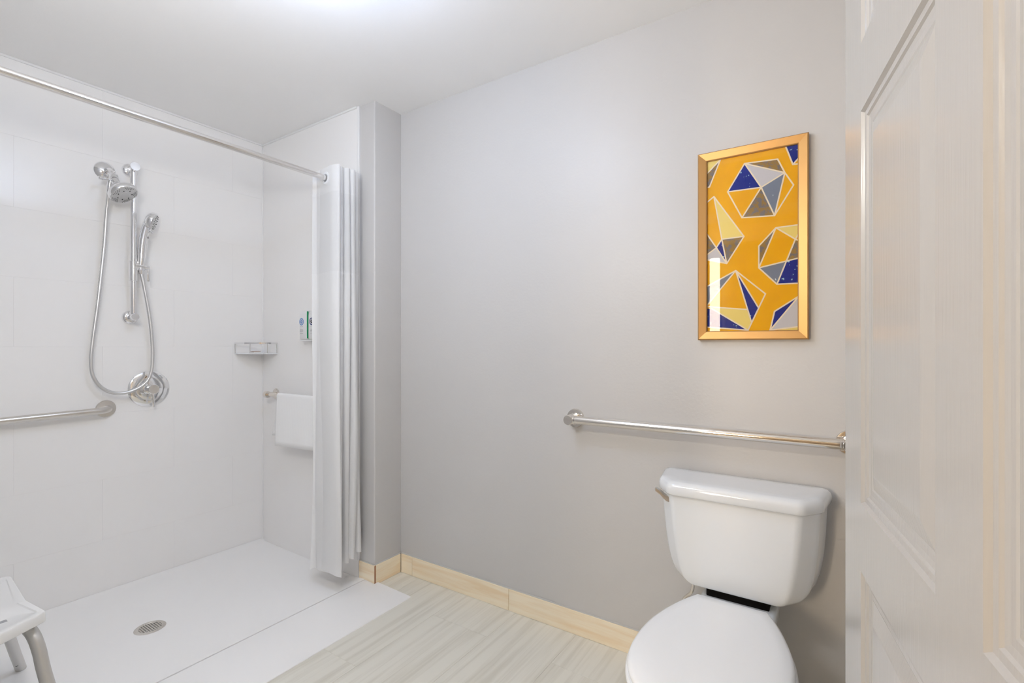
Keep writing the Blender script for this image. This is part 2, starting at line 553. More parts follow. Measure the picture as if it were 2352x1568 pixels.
# ================================================================== LAMPS
lc = Vector((-1.20, 0.82, H))
la = thing('ceiling_lamp', 'semi-flush opal glass ceiling lamp hanging above the middle of the bathroom', 'lamp', (lc.x, lc.y, H))
bm = NB(); lathe(bm, lc, (0, 0, -1), [(0.065, 0.0005), (0.066, 0.014), (0.050, 0.022), (0.012, 0.026), (0.010, 0.080), (0.040, 0.085), (0.045, 0.095)], 40); obj('stem', bm, M['brushed'], la)
bm = NB(); lathe(bm, lc, (0, 0, -1), [(0.040, 0.090), (0.085, 0.096), (0.108, 0.115), (0.115, 0.145), (0.108, 0.175), (0.085, 0.198), (0.045, 0.210), (0, 0.213)], 48); obj('glass_shade', bm, M['lamp'], la)
hc = Vector((-0.66, -0.90, 0))
la = thing('hall_floor_lamp', 'warm globe floor lamp standing in the hall outside the doorway', 'lamp', (hc.x, hc.y, 0))
bm = NB(); lathe(bm, hc, (0, 0, 1), [(0.13, 0.0), (0.13, 0.012), (0.10, 0.02), (0.012, 0.03), (0.011, 1.03), (0.035, 1.035), (0.04, 1.05)], 40); obj('stand', bm, M['brushed'], la)
bm = NB(); lathe(bm, hc + Vector((0, 0, 1.155)), (0, 0, 1), [(0.12*math.sin(math.pi*k/16), -0.12*math.cos(math.pi*k/16)) for k in range(17)], 40, False, False); obj('globe', bm, M['halllamp'], la)
vl = thing('fill_light', 'added unseen fill light, a chrome bar with three opal globes on the entry wall', 'lamp', (-1.10, YF, 1.84))  # added out of view to brighten the shower, curtain and ceiling
bm = NB(); box(bm, -1.38, -0.83, YF+0.0005, YF+0.012, 1.81, 1.87, 0.005, 2); obj('back_plate', bm, M['chrome'], vl)
for x in (-1.30, -1.10, -0.90):
    bm = NB(); lathe(bm, Vector((x, YF+0.066, 1.84)), (0, 0, 1), [(0.052*math.sin(math.pi*k/16), -0.052*math.cos(math.pi*k/16)) for k in range(17)], 32, False, False); obj('globe', bm, M['filllamp'], vl)
wl = thing('hall_wall_lamp', 'tall upright warm wall lamp on the far hall wall', 'lamp', (-1.16, -2.7, 1.5))
bm = NB(); box(bm, -1.36, -1.16, -2.699, -2.68, 0.75, 2.30, 0.004, 1); obj('back_plate', bm, M['brushed'], wl, smooth=0)
bm = NB(); box(bm, -1.355, -1.165, -2.679, -2.63, 0.78, 2.27, 0.015, 3); obj('diffuser', bm, M['walllamp'], wl)

# ================================================================== TOILET
TX = -0.267
toi = thing('toilet', 'white two-piece toilet with closed lid standing against the back wall', 'toilet', (TX, 1.4, 0))
def plan(cx, yb, yf, wb, wf, rb, rf):
    ym = yf + (yb-yf)*0.30
    return fillet([(cx-wf, yf), (cx+wf, yf), (cx+wf+(wb-wf)*0.72, ym), (cx+wb, yb-(yb-yf)*0.12), (cx+wb*0.985, yb), (cx-wb*0.985, yb), (cx-wb, yb-(yb-yf)*0.12), (cx-wf-(wb-wf)*0.72, ym)],
                  [rf, rf, 0.06, 0.03, rb, rb, 0.03, 0.06], 6)
def ring(pl, z): return [Vector((p.x, p.y, z)) for p in pl]
bm = NB()
R = [ring(plan(TX, 1.800, 1.690, 0.105, 0.090, 0.02, 0.02), 0.4155),
     ring(plan(TX, 1.812, 1.668, 0.162, 0.122, 0.02, 0.02), 0.418),
     ring(plan(TX, 1.822, 1.658, 0.196, 0.139, 0.02, 0.022), 0.430),
     ring(plan(TX, 1.828, 1.652, 0.216, 0.151, 0.02, 0.025), 0.455),
     ring(plan(TX, 1.832, 1.648, 0.229, 0.161, 0.02, 0.03), 0.495),
     ring(plan(TX, 1.834, 1.643, 0.238, 0.169, 0.02, 0.03), 0.550),
     ring(plan(TX, 1.835, 1.638, 0.244, 0.177, 0.02, 0.03), 0.620),
     ring(plan(TX, 1.835, 1.633, 0.248, 0.184, 0.02, 0.03), 0.7125)]
R = [list(r) for r in zip(*[spline(col, 4) for col in zip(*R)])]
loft(bm, R); obj('tank', bm, M['porcelain'], toi, smooth=50)
bm = NB()
f = lambda i, z: ring(plan(TX, 1.839-i, 1.620+i, 0.259-i, 0.191-i*0.6, 0.02, 0.035), z)
loft(bm, [f(0.012, 0.7128), f(0.004, 0.7145), f(0.0, 0.719), f(0.0, 0.738), f(0.003, 0.748), f(0.010, 0.755), f(0.022, 0.7575), f(0.05, 0.758)])
obj('tank_lid', bm, M['porcelain'], toi, smooth=50)
# flush lever on the left front corner of the tank
lv = NB()
lathe(lv, (-0.462, 1.668, 0.693), (-0.85, -0.5, 0), [(0.013, 0), (0.014, 0.004), (0.012, 0.009), (0.006, 0.010), (0.006, 0.018)], 24)
obj('lever_boss', lv, M['brushed'], toi)
lv = NB()
pts = [((-0.458, 1.664, 0.690), 0.0090), ((-0.470, 1.660, 0.691), 0.0090), ((-0.480, 1.657, 0.697), 0.0075), ((-0.491, 1.655, 0.708), 0.0062), ((-0.508, 1.653, 0.719), 0.0058)]
rg = []
for (p, hh) in pts:
    p = Vector(p); nx = Vector((0.1, -1, 0)).normalized()*2.6
    rg.append([p + nx*0.004 + Vector((0, 0, hh)), p - nx*0.004 + Vector((0, 0, hh)), p - nx*0.004 - Vector((0, 0, hh)), p + nx*0.004 - Vector((0, 0, hh))])
loft(lv, rg); bmesh.ops.bevel(lv, geom=lv.edges[:], offset=0.0015, segments=2, affect='EDGES')
obj('flush_lever', lv, M['brushed'], toi)
# bowl, seat, lid
BX = -0.260
half = [(0.098, 1.588), (0.128, 1.530), (0.156, 1.455), (0.177, 1.37), (0.184, 1.285), (0.178, 1.205), (0.152, 1.130), (0.105, 1.078), (0.05, 1.056)]
def outline(scale=1.0, grow=0.0, yc=1.33):
    pts = [(BX+dx, y) for dx, y in half] + [(BX, 1.052)] + [(BX-dx, y) for dx, y in reversed(half)]
    sp = spline([(a, b, 0) for a, b in pts], 6)
    out = []
    for p in sp:
        q = Vector((BX + (p.x-BX)*scale, yc + (p.y-yc)*scale, 0))
        dv = Vector((q.x-BX, q.y-yc, 0)); q += dv.normalized()*grow
        out.append(q)
    return out
def rg3(scale, grow, z, yc=1.33): return [Vector((p.x, p.y, z)) for p in outline(scale, grow, yc)]
bm = NB()
loft(bm, [rg3(1, -0.006, 0.4165), rg3(1, 0.0, 0.419), rg3(1, 0.001, 0.425), rg3(1, -0.002, 0.431), rg3(1, -0.010, 0.4355), rg3(0.86, -0.01, 0.4385), rg3(0.6, -0.01, 0.4405), rg3(0.2, -0.005, 0.4415)])
obj('seat_lid', bm, M['plastic'], toi, smooth=45)
bm = NB()
loft(bm, [rg3(1, 0.000, 0.398), rg3(1, 0.006, 0.401), rg3(1, 0.007, 0.409), rg3(1, 0.003, 0.4145), rg3(1, -0.008, 0.4155)])
obj('seat', bm, M['plastic'], toi, smooth=45)
bm = NB()
loft(bm, [rg3(0.62, 0.0, 0.0, 1.42), rg3(0.62, 0.002, 0.012, 1.42), rg3(0.56, 0.0, 0.05, 1.42), rg3(0.55, 0, 0.14, 1.42), rg3(0.66, 0, 0.22, 1.40), rg3(0.84, 0, 0.30, 1.36), rg3(0.96, 0, 0.36, 1.34), rg3(1.0, 0.0, 0.385), rg3(1, -0.002, 0.394), rg3(1, -0.008, 0.397)])
obj('bowl', bm, M['porcelain'], toi, smooth=50)
bm = NB()
dk = lambda i, z, yb=1.80: ring(fillet([(BX-0.112+i, 1.52), (BX+0.112-i, 1.52), (BX+0.112-i, yb-i), (BX-0.112+i, yb-i)], 0.03, 6), z)
loft(bm, [dk(0.03, 0.0, 1.70), dk(0.035, 0.10, 1.71), dk(0.02, 0.24, 1.77), dk(0.0, 0.34), dk(0.0, 0.378), dk(0.004, 0.386), dk(0.012, 0.388)])
obj('bowl_deck', bm, M['porcelain'], toi, smooth=50)
bm = NB(); box(bm, BX-0.092, BX+0.092, 1.684, 1.785, 0.386, 0.4170, 0.004, 2)
obj('tank_gap_shade', bm, M['dark'], toi)  # near-black block standing in for the shade in the gap under the tank
for s in (-1, 1):
    bm = NB(); cyl(bm, (BX+s*0.070, 1.600, 0.386), (BX+s*0.070, 1.600, 0.4135), 0.016, 20, ch=0.003)
    obj('hinge', bm, M['plastic'], toi)
# water supply behind the toilet
sv = thing('supply_valve', 'small chrome stop valve with riser pipe beside the toilet bowl at the wall', 'valve', (-0.455, YB, 0.24))
bm = NB(); lathe(bm, (-0.455, YB-0.0005, 0.235), (0, -1, 0), [(0.033, 0), (0.032, 0.004), (0.022, 0.010), (0.012, 0.012), (0.010, 0.013)], 32); obj('escutcheon', bm, M['nickel'], sv)
bm = NB(); cyl(bm, (-0.455, YB-0.010, 0.235), (-0.455, YB-0.070, 0.235), 0.008, 20); lathe(bm, (-0.455, YB-0.055, 0.222), (0, 0, 1), [(0.012, 0), (0.012, 0.03), (0.009, 0.036)], 24); obj('valve_body', bm, M['nickel'], sv)
bm = NB(); lathe(bm, (-0.455, YB-0.070, 0.235), (0, -1, 0), [(0.012, 0), (0.017, 0.006), (0.017, 0.014), (0.010, 0.016)], 24); obj('valve_knob', bm, M['nickel'], sv)
bm = NB(); tube(bm, spline([(-0.455, YB-0.055, 0.255), (-0.450, YB-0.060, 0.30), (-0.418, YB-0.085, 0.345), (-0.410, YB-0.092, 0.385), (-0.410, YB-0.092, 0.424)], 8), 0.0055, 12)
lathe(bm, (-0.410, YB-0.092, 0.398), (0, 0, 1), [(0.0095, 0), (0.0095, 0.024)], 8); obj('riser_pipe', bm, M['nickel'], sv)

# ================================================================== PICTURE
FILLS= [('pale', [(-0.382, 1.859), (-0.336, 1.861), (-0.382, 1.817)]), ('mottle', [(-0.336, 1.858), (-0.382, 1.814), (-0.382, 1.77), (-0.373, 1.769)]), ('mottle', [(-0.259, 1.829), (-0.159, 1.823), (-0.138, 1.774)]), ('lightgrey', [(-0.259, 1.829), (-0.138, 1.774), (-0.208, 1.738)]), ('navy', [(-0.259, 1.829), (-0.208, 1.738), (-0.313, 1.741)]), ('slate', [(-0.208, 1.738), (-0.138, 1.774), (-0.168, 1.637)]), ('mottle', [(-0.208, 1.738), (-0.168, 1.637), (-0.267, 1.644)]), ('pale', [(-0.358, 1.732), (-0.261, 1.579), (-0.332, 1.578)]), ('mottle', [(-0.332, 1.578), (-0.261, 1.579), (-0.316, 1.491)]), ('navy', [(-0.332, 1.578), (-0.35, 1.55), (-0.318, 1.495)]), ('lightgrey', [(-0.35, 1.55), (-0.382, 1.528), (-0.382, 1.508), (-0.316, 1.491)]), ('mottle', [(-0.382, 1.603), (-0.35, 1.55), (-0.382, 1.528)]), ('pale', [(-0.164, 1.596), (-0.098, 1.597), (-0.098, 1.569), (-0.108, 1.551)]), ('mottle', [(-0.164, 1.596), (-0.215, 1.541), (-0.215, 1.467)]), ('mottle', [(-0.108, 1.551), (-0.098, 1.545), (-0.098, 1.489), (-0.133, 1.483)]), ('slate', [(-0.215, 1.467), (-0.133, 1.483), (-0.161, 1.408)]), ('navy', [(-0.133, 1.483), (-0.098, 1.489), (-0.098, 1.407), (-0.161, 1.408)]), ('slate', [(-0.287, 1.464), (-0.38, 1.416), (-0.38, 1.346)]), ('navy', [(-0.285, 1.459), (-0.217, 1.334), (-0.238, 1.286)]), ('pale', [(-0.366, 1.338), (-0.253, 1.328), (-0.239, 1.286), (-0.248, 1.257)]), ('navy', [(-0.366, 1.335), (-0.257, 1.26), (-0.38, 1.27), (-0.38, 1.336)]), ('navy', [(-0.168, 1.318), (-0.1, 1.364), (-0.181, 1.256)]), ('lightgrey', [(-0.098, 1.364), (-0.098, 1.266), (-0.181, 1.255)]), ('pale', [(-0.166, 1.254), (-0.098, 1.265), (-0.098, 1.25)]), ('navy', [(-0.135, 1.861), (-0.101, 1.861), (-0.101, 1.813), (-0.115, 1.798)])]
LINES= [((-0.334, 1.861), (-0.382, 1.817)), ((-0.336, 1.86), (-0.373, 1.769)), ((-0.373, 1.769), (-0.382, 1.768)), ((-0.259, 1.829), (-0.159, 1.823)), ((-0.159, 1.823), (-0.138, 1.774)), ((-0.138, 1.774), (-0.113, 1.729)), ((-0.113, 1.729), (-0.168, 1.637)), ((-0.168, 1.637), (-0.267, 1.644)), ((-0.267, 1.644), (-0.313, 1.741)), ((-0.313, 1.741), (-0.259, 1.829)), ((-0.259, 1.829), (-0.208, 1.738)), ((-0.259, 1.829), (-0.138, 1.774)), ((-0.138, 1.774), (-0.208, 1.738)), ((-0.208, 1.738), (-0.313, 1.741)), ((-0.208, 1.738), (-0.267, 1.644)), ((-0.208, 1.738), (-0.168, 1.637)), ((-0.138, 1.774), (-0.168, 1.637)), ((-0.358, 1.732), (-0.382, 1.715)), ((-0.358, 1.732), (-0.261, 1.579)), ((-0.261, 1.579), (-0.316, 1.491)), ((-0.358, 1.732), (-0.332, 1.578)), ((-0.332, 1.578), (-0.261, 1.579)), ((-0.332, 1.578), (-0.316, 1.491)), ((-0.332, 1.578), (-0.35, 1.55)), ((-0.35, 1.55), (-0.316, 1.491)), ((-0.382, 1.603), (-0.35, 1.55)), ((-0.316, 1.491), (-0.382, 1.511)), ((-0.35, 1.55), (-0.382, 1.528)), ((-0.164, 1.596), (-0.098, 1.597)), ((-0.164, 1.596), (-0.215, 1.541)), ((-0.215, 1.541), (-0.215, 1.467)), ((-0.215, 1.467), (-0.161, 1.408)), ((-0.161, 1.408), (-0.098, 1.407)), ((-0.164, 1.596), (-0.215, 1.467)), ((-0.164, 1.596), (-0.108, 1.551)), ((-0.108, 1.551), (-0.098, 1.545)), ((-0.108, 1.551), (-0.098, 1.569)), ((-0.108, 1.551), (-0.161, 1.408)), ((-0.215, 1.467), (-0.098, 1.489)), ((-0.287, 1.464), (-0.38, 1.416)), ((-0.287, 1.464), (-0.38, 1.349)), ((-0.287, 1.464), (-0.195, 1.378)), ((-0.195, 1.378), (-0.248, 1.257)), ((-0.287, 1.464), (-0.238, 1.286)), ((-0.287, 1.464), (-0.217, 1.334)), ((-0.38, 1.343), (-0.253, 1.328)), ((-0.366, 1.336), (-0.248, 1.257)), ((-0.38, 1.27), (-0.248, 1.257)), ((-0.168, 1.318), (-0.098, 1.365)), ((-0.168, 1.318), (-0.181, 1.256)), ((-0.181, 1.256), (-0.098, 1.365)), ((-0.181, 1.256), (-0.098, 1.266)), ((-0.136, 1.861), (-0.115, 1.796)), ((-0.115, 1.796), (-0.098, 1.795)), ((-0.115, 1.796), (-0.098, 1.815))]
pic = thing('framed_picture', 'yellow geometric print of navy and grey gem shapes in a gold frame', 'picture', (-0.24, YB, 1.555))
X0, X1, Z0, Z1 = -0.411, -0.070, 1.224, 1.889
FW = 0.031
bm = NB()
fp = [(0.0, 0.0005), (0.0, 0.022), (0.004, 0.0275), (FW-0.003, 0.0235), (FW, 0.021), (FW, 0.012)]
R = [[Vector((X0+i, YB-d, Z0+i)), Vector((X1-i, YB-d, Z0+i)), Vector((X1-i, YB-d, Z1-i)), Vector((X0+i, YB-d, Z1-i))] for i, d in fp]
names = ['frame_rail', 'frame_stile', 'frame_rail', 'frame_stile']
for k in range(4):
    fb = NB()
    k2 = (k+1) % 4
    A = [fb.verts.new(r[k]) for r in R]; B = [fb.verts.new(r[k2]) for r in R]
    for a, b, c, d in zip(A, A[1:], B[1:], B): fb.faces.new((a, b, c, d))
    fb.faces.new(A); fb.faces.new(B)
    obj(names[k], fb, M['gold'], pic, smooth=20)
YP = YB-0.0140
bm = NB(); box(bm, X0+FW-0.004, X1-FW+0.004, YP, YB-0.004, Z0+FW-0.004, Z1-FW+0.004)
obj('print', bm, M['mustard'], pic, smooth=0)
px0, px1, pz0, pz1 = X0+FW-0.002, X1-FW+0.002, Z0+FW-0.002, Z1-FW+0.002
def clip(poly):
    for ax, lim, sg in ((0, px0, 1), (0, px1, -1), (1, pz0, 1), (1, pz1, -1)):
        out = []
        for i in range(len(poly)):
            a, b = poly[i-1], poly[i]
            ia, ib = sg*(a[ax]-lim) >= 0, sg*(b[ax]-lim) >= 0
            if ia != ib:
                t = (lim-a[ax])/(b[ax]-a[ax]); out.append((a[0]+(b[0]-a[0])*t, a[1]+(b[1]-a[1])*t))
            if ib: out.append(b)
        poly = out
        if not poly: return poly
    return poly
kinds = ['pale', 'mottle', 'lightgrey', 'slate', 'navy']
fb = NB()
for n, P in FILLS:
    P = clip(P)
    if len(P) < 3: continue
    f = quad(fb, [(x, YP-0.0004, z) for x, z in P]); f.material_index = kinds.index(n)
obj('printed_facets', fb, [M[k] for k in kinds], pic, smooth=0)
fb = NB()
for i, (a, b) in enumerate(LINES):
    a = Vector(a); b = Vector(b); d = (b-a).normalized(); nrm = Vector((-d.y, d.x))*0.0022
    a -= d*0.0012; b += d*0.0012
    P = clip([tuple(a+nrm), tuple(b+nrm), tuple(b-nrm), tuple(a-nrm)])
    if len(P) >= 3: quad(fb, [(x, YP-0.0007-0.000004*i, z) for x, z in P])
obj('printed_lines', fb, M['line'], pic, smooth=0)
bm = NB(); box(bm, px0-0.001, px1+0.001, YB-0.0195, YB-0.0165, pz0-0.001, pz1+0.001)
obj('glass', bm, M['glass'], pic, smooth=0)

# ================================================================== GRAB BAR over the toilet
gb = thing('grab_bar', 'polished nickel grab bar on the back wall above the toilet tank', 'grab bar', (-0.45, YB, 0.9))
GY, GZ = YB-0.056, 0.902
for x in (-0.905, 0.040):
    bm = NB(); lathe(bm, (x, YB-0.0005, GZ), (0, -1, 0), [(0.039, 0), (0.0395, 0.004), (0.037, 0.009), (0.026, 0.0105), (0.0235, 0.0105)], 48)
    obj('flange', bm, M['nickel'], gb)
    bm = NB(); lathe(bm, (x, YB-0.010, GZ), (0, -1, 0), [(0.0235, 0), (0.0225, 0.004), (0.0175, 0.006), (0.0175, 0.027), (0.0205, 0.030), (0.0205, 0.064), (0.0185, 0.0675), (0.0, 0.0675)], 40)
    obj('post', bm, M['nickel'], gb)
bm = NB(); cyl(bm, (-0.886, GY, GZ), (0.022, GY, GZ), 0.0165, 40); obj('bar', bm, M['nickel'], gb)
for x, s in ((-0.885, 1), (0.020, -1)):
    bm = NB(); lathe(bm, (x, GY, GZ), (s, 0, 0), [(0.0185, -0.004), (0.0185, 0.004), (0.0168, 0.006)], 32); obj('collar', bm, M['nickel'], gb)

# ================================================================== SHOWER FITTINGS on the long wall
gl = thing('grab_bar', 'brushed steel grab bar on the white shower wall left of the mixer', 'grab bar', (XL, 0.5, 0.895))
bm = NB(); lathe(bm, (XL, 0.887, 0.900), (1, 0, 0), [(0.040, 0.0003), (0.0405, 0.004), (0.038, 0.008), (0.019, 0.0105), (0.0165, 0.011)], 48); obj('flange', bm, M['brushed'], gl)
bm = NB(); tube(bm, spline([(XL+0.008, 0.890, 0.900), (XL+0.030, 0.888, 0.900), (XL+0.047, 0.872, 0.899), (XL+0.054, 0.845, 0.897)], 8)[:-1] + [Vector((XL+0.054, y, 0.897-(0.845-y)*0.02)) for y in (0.845, 0.7, 0.5, 0.3, 0.16)], 0.0155, 28)
obj('bar', bm, M['brushed'], gl)

# mixer valve
mx = thing('shower_mixer', 'round chrome shower mixer plate with a downward lever on the white wall', 'mixer', (XL, 1.066, 0.983))
vo = Vector((XL+0.0003, 1.066, 0.983))
bm = NB(); lathe(bm, vo, (1, 0, 0), [(0.0915, 0), (0.0915, 0.003), (0.087, 0.0065), (0.0595, 0.0105), (0.0585, 0.0105)], 64); obj('plate', bm, M['chrome'], mx)
bm = NB(); lathe(bm, vo, (1, 0, 0), [(0.0588, 0.0098), (0.0560, 0.0098)], 64, False, False); obj('ring_groove', bm, M['dark'], mx)
bm = NB(); lathe(bm, vo, (1, 0, 0), [(0.0560, 0.009), (0.0560, 0.0115), (0.053, 0.0125), (0.030, 0.0155), (0, 0.0155)], 64); obj('disc', bm, M['chrome'], mx)
bm = NB(); lathe(bm, vo, (1, 0, 0), [(0.0265, 0.0155), (0.0265, 0.019), (0.0250, 0.020), (0.0250, 0.058), (0.0225, 0.061), (0, 0.061)], 48); obj('handle_hub', bm, M['chrome'], mx)
bm = NB(); box(bm, XL+0.044, XL+0.058, 1.061, 1.0705, 0.893, 0.972, 0.003, 2); obj('lever', bm, M['chrome'], mx)

# fixed shower head
sh = thing('fixed_shower', 'round chrome fixed shower head on a bent arm from the shower wall', 'shower head', (XL, 0.883, 2.048))
bm = NB(); lathe(bm, (XL, 0.883, 2.048), (1, 0, 0), [(0.043, 0.0003), (0.043, 0.003), (0.038, 0.010), (0.022, 0.018), (0.013, 0.021)], 48); obj('flange', bm, M['chrome'], sh)
bm = NB(); tube(bm, spline([(XL+0.012, 0.883, 2.048), (XL+0.045, 0.886, 2.044), (XL+0.075, 0.888, 2.026), (XL+0.098, 0.890, 1.998)], 8), 0.0110, 20); obj('arm', bm, M['chrome'], sh)
hd = Vector((0.50, 0.30, -0.82)).normalized()
hcn = Vector((-2.782, 0.909, 1.913))
j = hcn - hd*0.085
bm = NB(); lathe(bm, Vector((XL+0.090, 0.889, 2.008)), (j-Vector((XL+0.090, 0.889, 2.008))), [(0.016, 0), (0.0185, 0.003), (0.0185, 0.032), (0.016, 0.036)], 28); obj('diverter_body', bm, M['chrome'], sh)
bm = NB(); cyl(bm, (-2.838, 0.892, 1.986), (-2.832, 0.838, 1.980), 0.0055, 14); lathe(bm, (-2.833, 0.843, 1.981), (0.1, -1, -0.1), [(0.0085, 0), (0.0085, 0.014), (0.006, 0.016)], 18); obj('diverter_knob', bm, M['chrome'], sh)
bm = NB(); lathe(bm, hcn, -hd, [(0.0560, -0.002), (0.0590, 0.002), (0.0600, 0.010), (0.0585, 0.020), (0.050, 0.030), (0.034, 0.042), (0.022, 0.054), (0.016, 0.064), (0.017, 0.074), (0.015, 0.086)], 56); obj('head_shell', bm, M['chrome'], sh)
bm = NB(); lathe(bm, hcn, hd, [(0.0545, 0.0022), (0.050, 0.0035), (0.020, 0.0042), (0.018, 0.006), (0, 0.0062)], 48); fc = obj('face_plate', bm, M['hose'], sh)
_, hu, hv = frame_of(hd)
def nozzles(o, d, rings, r, h):
    bm = NB(); _, u, v = frame_of(d)
    for rr, n, ph in rings:
        for k in range(n):
            a = ph + 2*math.pi*k/n
            lathe(bm, Vector(o) + (u*math.cos(a)+v*math.sin(a))*rr, d, [(r, 0), (r*0.7, h), (0, h)], 8, False)
    bm.verts.ensure_lookup_table()
    return bm
bm = nozzles(hcn, hd, [(0.030, 7, 0.2), (0.0115, 3, 0.5)], 0.0032, 0.0058); nz = obj('nozzles', bm, M['hole'], sh); nz['kind'] = 'stuff'
bm = NB()
for k in range(5):
    a0 = 2*math.pi*k/5
    for rr, n in ((0.0495, 5), (0.044, 4), (0.0385, 3)):
        for q in range(n):
            a = a0 + (q-(n-1)/2)*0.19
            lathe(bm, hcn + (hu*math.cos(a)+hv*math.sin(a))*rr, hd, [(0.0017, 0.002), (0.0012, 0.0050), (0, 0.0050)], 7, False)
nz = obj('spray_tips', bm, M['dark'], sh); nz['kind'] = 'stuff'

# slide bar
sb = thing('slide_bar', 'upright chrome slide bar with two wall brackets and a hand shower holder', 'slide bar', (XL, 0.985, 1.35))
BXb, BYb = -2.872, 0.976
for z, yoff in ((2.078, 0), (1.345, 0)):
    bm = NB(); lathe(bm, (XL, 0.984, z), (1, 0, 0), [(0.034, 0.0003), (0.034, 0.004), (0.030, 0.011), (0.020, 0.016)], 40); obj('bracket_flange', bm, M['chrome'], sb)
    top = z > 2
    bm = NB(); lathe(bm, (XL+0.012, 0.984, z), (BXb-XL, BYb-0.984, 0), [(0.0175, 0), (0.0175, 0.070), (0.0215 if top else 0.0175, 0.078), (0.022 if top else 0.017, 0.084), (0.020 if top else 0.015, 0.087), (0, 0.087)], 32); obj('bracket_post', bm, M['chrome'], sb)
bm = NB(); cyl(bm, (BXb, BYb, 1.335), (BXb, BYb, 2.085), 0.0135, 32); obj('rail', bm, M['chrome'], sb)
bm = NB(); lathe(bm, (BXb, BYb, 1.520), (0, 0, 1), [(0.0165, 0), (0.0185, 0.002), (0.0185, 0.098), (0.0165, 0.100)], 32); obj('slider', bm, M['chrome'], sb)
bm = NB(); cyl(bm, (BXb+0.004, BYb, 1.598), (BXb+0.008, BYb+0.046, 1.594), 0.0165, 28, ch=0.003)
cyl(bm, (BXb+0.008, BYb+0.028, 1.576), (BXb+0.006, BYb+0.030, 1.618), 0.0155, 24, ch=0.002)
obj('holder', bm, M['chrome'], sb)
bm = NB(); cyl(bm, (BXb+0.008, BYb+0.044, 1.594), (BXb+0.010, BYb+0.062, 1.592), 0.012, 22, ch=0.002)
box(bm, BXb+0.004, BXb+0.013, BYb+0.053, BYb+0.063, 1.525, 1.595, 0.003, 2); obj('clamp_lever', bm, M['chrome'], sb)

# hand shower with hose
hs = thing('hand_shower', 'chrome hand shower held on the slide bar with a looping metal hose', 'hand shower', (BXb, 1.01, 1.6))
hp = spline([(-2.864, 1.004, 1.600), (-2.864, 1.006, 1.640), (-2.863, 1.010, 1.700), (-2.861, 1.016, 1.750), (-2.858, 1.024, 1.790), (-2.856, 1.030, 1.815)], 6)
rs = [0.0145+0.005*math.sin(min(1, k/(len(hp)-1)*1.6)*math.pi/2) for k in range(len(hp))]
bm = NB(); tube(bm, hp, rs, 24); obj('handle', bm, M['chrome'], hs, smooth=50)
fd = Vector((0.42, 0.80, -0.30)).normalized()
hc2 = Vector((-2.848, 1.052, 1.822))
bm = NB(); lathe(bm, hc2, -fd, [(0.043, -0.003), (0.0465, 0.001), (0.047, 0.008), (0.0445, 0.018), (0.036, 0.028), (0.022, 0.034), (0, 0.036)], 48); obj('head_shell', bm, M['chrome'], hs)
bm = NB(); lathe(bm, hc2, fd, [(0.042, 0.0025), (0.036, 0.006), (0.018, 0.0075), (0, 0.0075)], 40); obj('face_plate', bm, M['hose'], hs)
bm = nozzles(hc2, fd, [(0.034, 14, 0), (0.024, 9, 0.3), (0.012, 5, 0.1)], 0.0022, 0.0088); nz = obj('nozzles', bm, M['hole'], hs); nz['kind'] = 'stuff'
bm = NB(); lathe(bm, (-2.842, 1.036, 1.772), (0.3, 0.9, -0.4), [(0.006, 0), (0.008, 0.008), (0.004, 0.012)], 16)
lathe(bm, (-2.850, 1.030, 1.742), (0.4, 0.9, 0), [(0.006, 0), (0.0075, 0.004), (0.004, 0.008)], 16); obj('spray_button', bm, M['chrome'], hs)
bm = NB(); lathe(bm, (-2.864, 1.004, 1.603), (0, 0, -1), [(0.0135, 0.0), (0.0135, 0.004), (0.0115, 0.028), (0.009, 0.045)], 24); obj('hose_nut', bm, M['chrome'], hs)
hz = [(-2.842, 0.876, 1.975), (-2.850, 0.872, 1.925), (-2.875, 0.870, 1.83), (-2.888, 0.866, 1.69), (-2.889, 0.845, 1.437), (-2.888, 0.823, 1.232), (-2.888, 0.816, 1.131), (-2.888, 0.825, 1.059),
      (-2.888, 0.859, 1.003), (-2.886, 0.909, 0.976), (-2.880, 0.963, 0.979), (-2.872, 1.017, 1.010), (-2.868, 1.046, 1.060), (-2.868, 1.055, 1.157), (-2.868, 1.045, 1.323), (-2.866, 1.022, 1.475), (-2.864, 1.006, 1.560), (-2.864, 1.004, 1.585)]
pts = spline(hz, 34)
bm = NB(); tube(bm, pts, lambda i: 0.0087 if i % 2 else 0.0074, 12); obj('hose', bm, M['hose'], hs, smooth=80)
bm = NB(); lathe(bm, (-2.842, 0.876, 1.985), (-0.10, -0.05, -0.6), [(0.011, 0), (0.011, 0.02), (0.0095, 0.055), (0.008, 0.062)], 20); obj('hose_cone', bm, M['chrome'], hs)

# ================================================================== CORNER SHELF
cs = thing('corner_shelf', 'small quarter-round chrome wire shelf in the shower corner', 'shelf', (XL, YS-0.008, 1.16))
cx, cy = XL+0.0005, YS-0.0085
RX, RY, ZT, ZB = 0.160, 0.172, 1.219, 1.158
def arc(z, k=1.0, n=28):
    return [Vector((cx + RX*k*math.sin(t*math.pi/2/n), cy - RY*k*math.cos(t*math.pi/2/n), z)) for t in range(n+1)]
bm = NB()
A = arc(ZT); 
loft(bm, [[p + Vector((0, 0, 0.0045)) for p in arc(ZT)][i:i+1] + [arc(ZT)[i] - Vector((0, 0, 0.0045))] + [arc(ZT, 0.975)[i] - Vector((0, 0, 0.0045))] + [arc(ZT, 0.975)[i] + Vector((0, 0, 0.0045))] for i in range(29)])
obj('rail', bm, M['chrome'], cs)
for i in (0, 12, 22, 28):
    p = arc(ZT, 0.985)[i]
    if i == 0: p.x += 0.004
    if i == 28: p.y -= 0.004
    bm = NB(); cyl(bm, (p.x, p.y, ZB), (p.x, p.y, ZT), 0.0028, 12); obj('post', bm, M['chrome'], cs)
bm = NB()
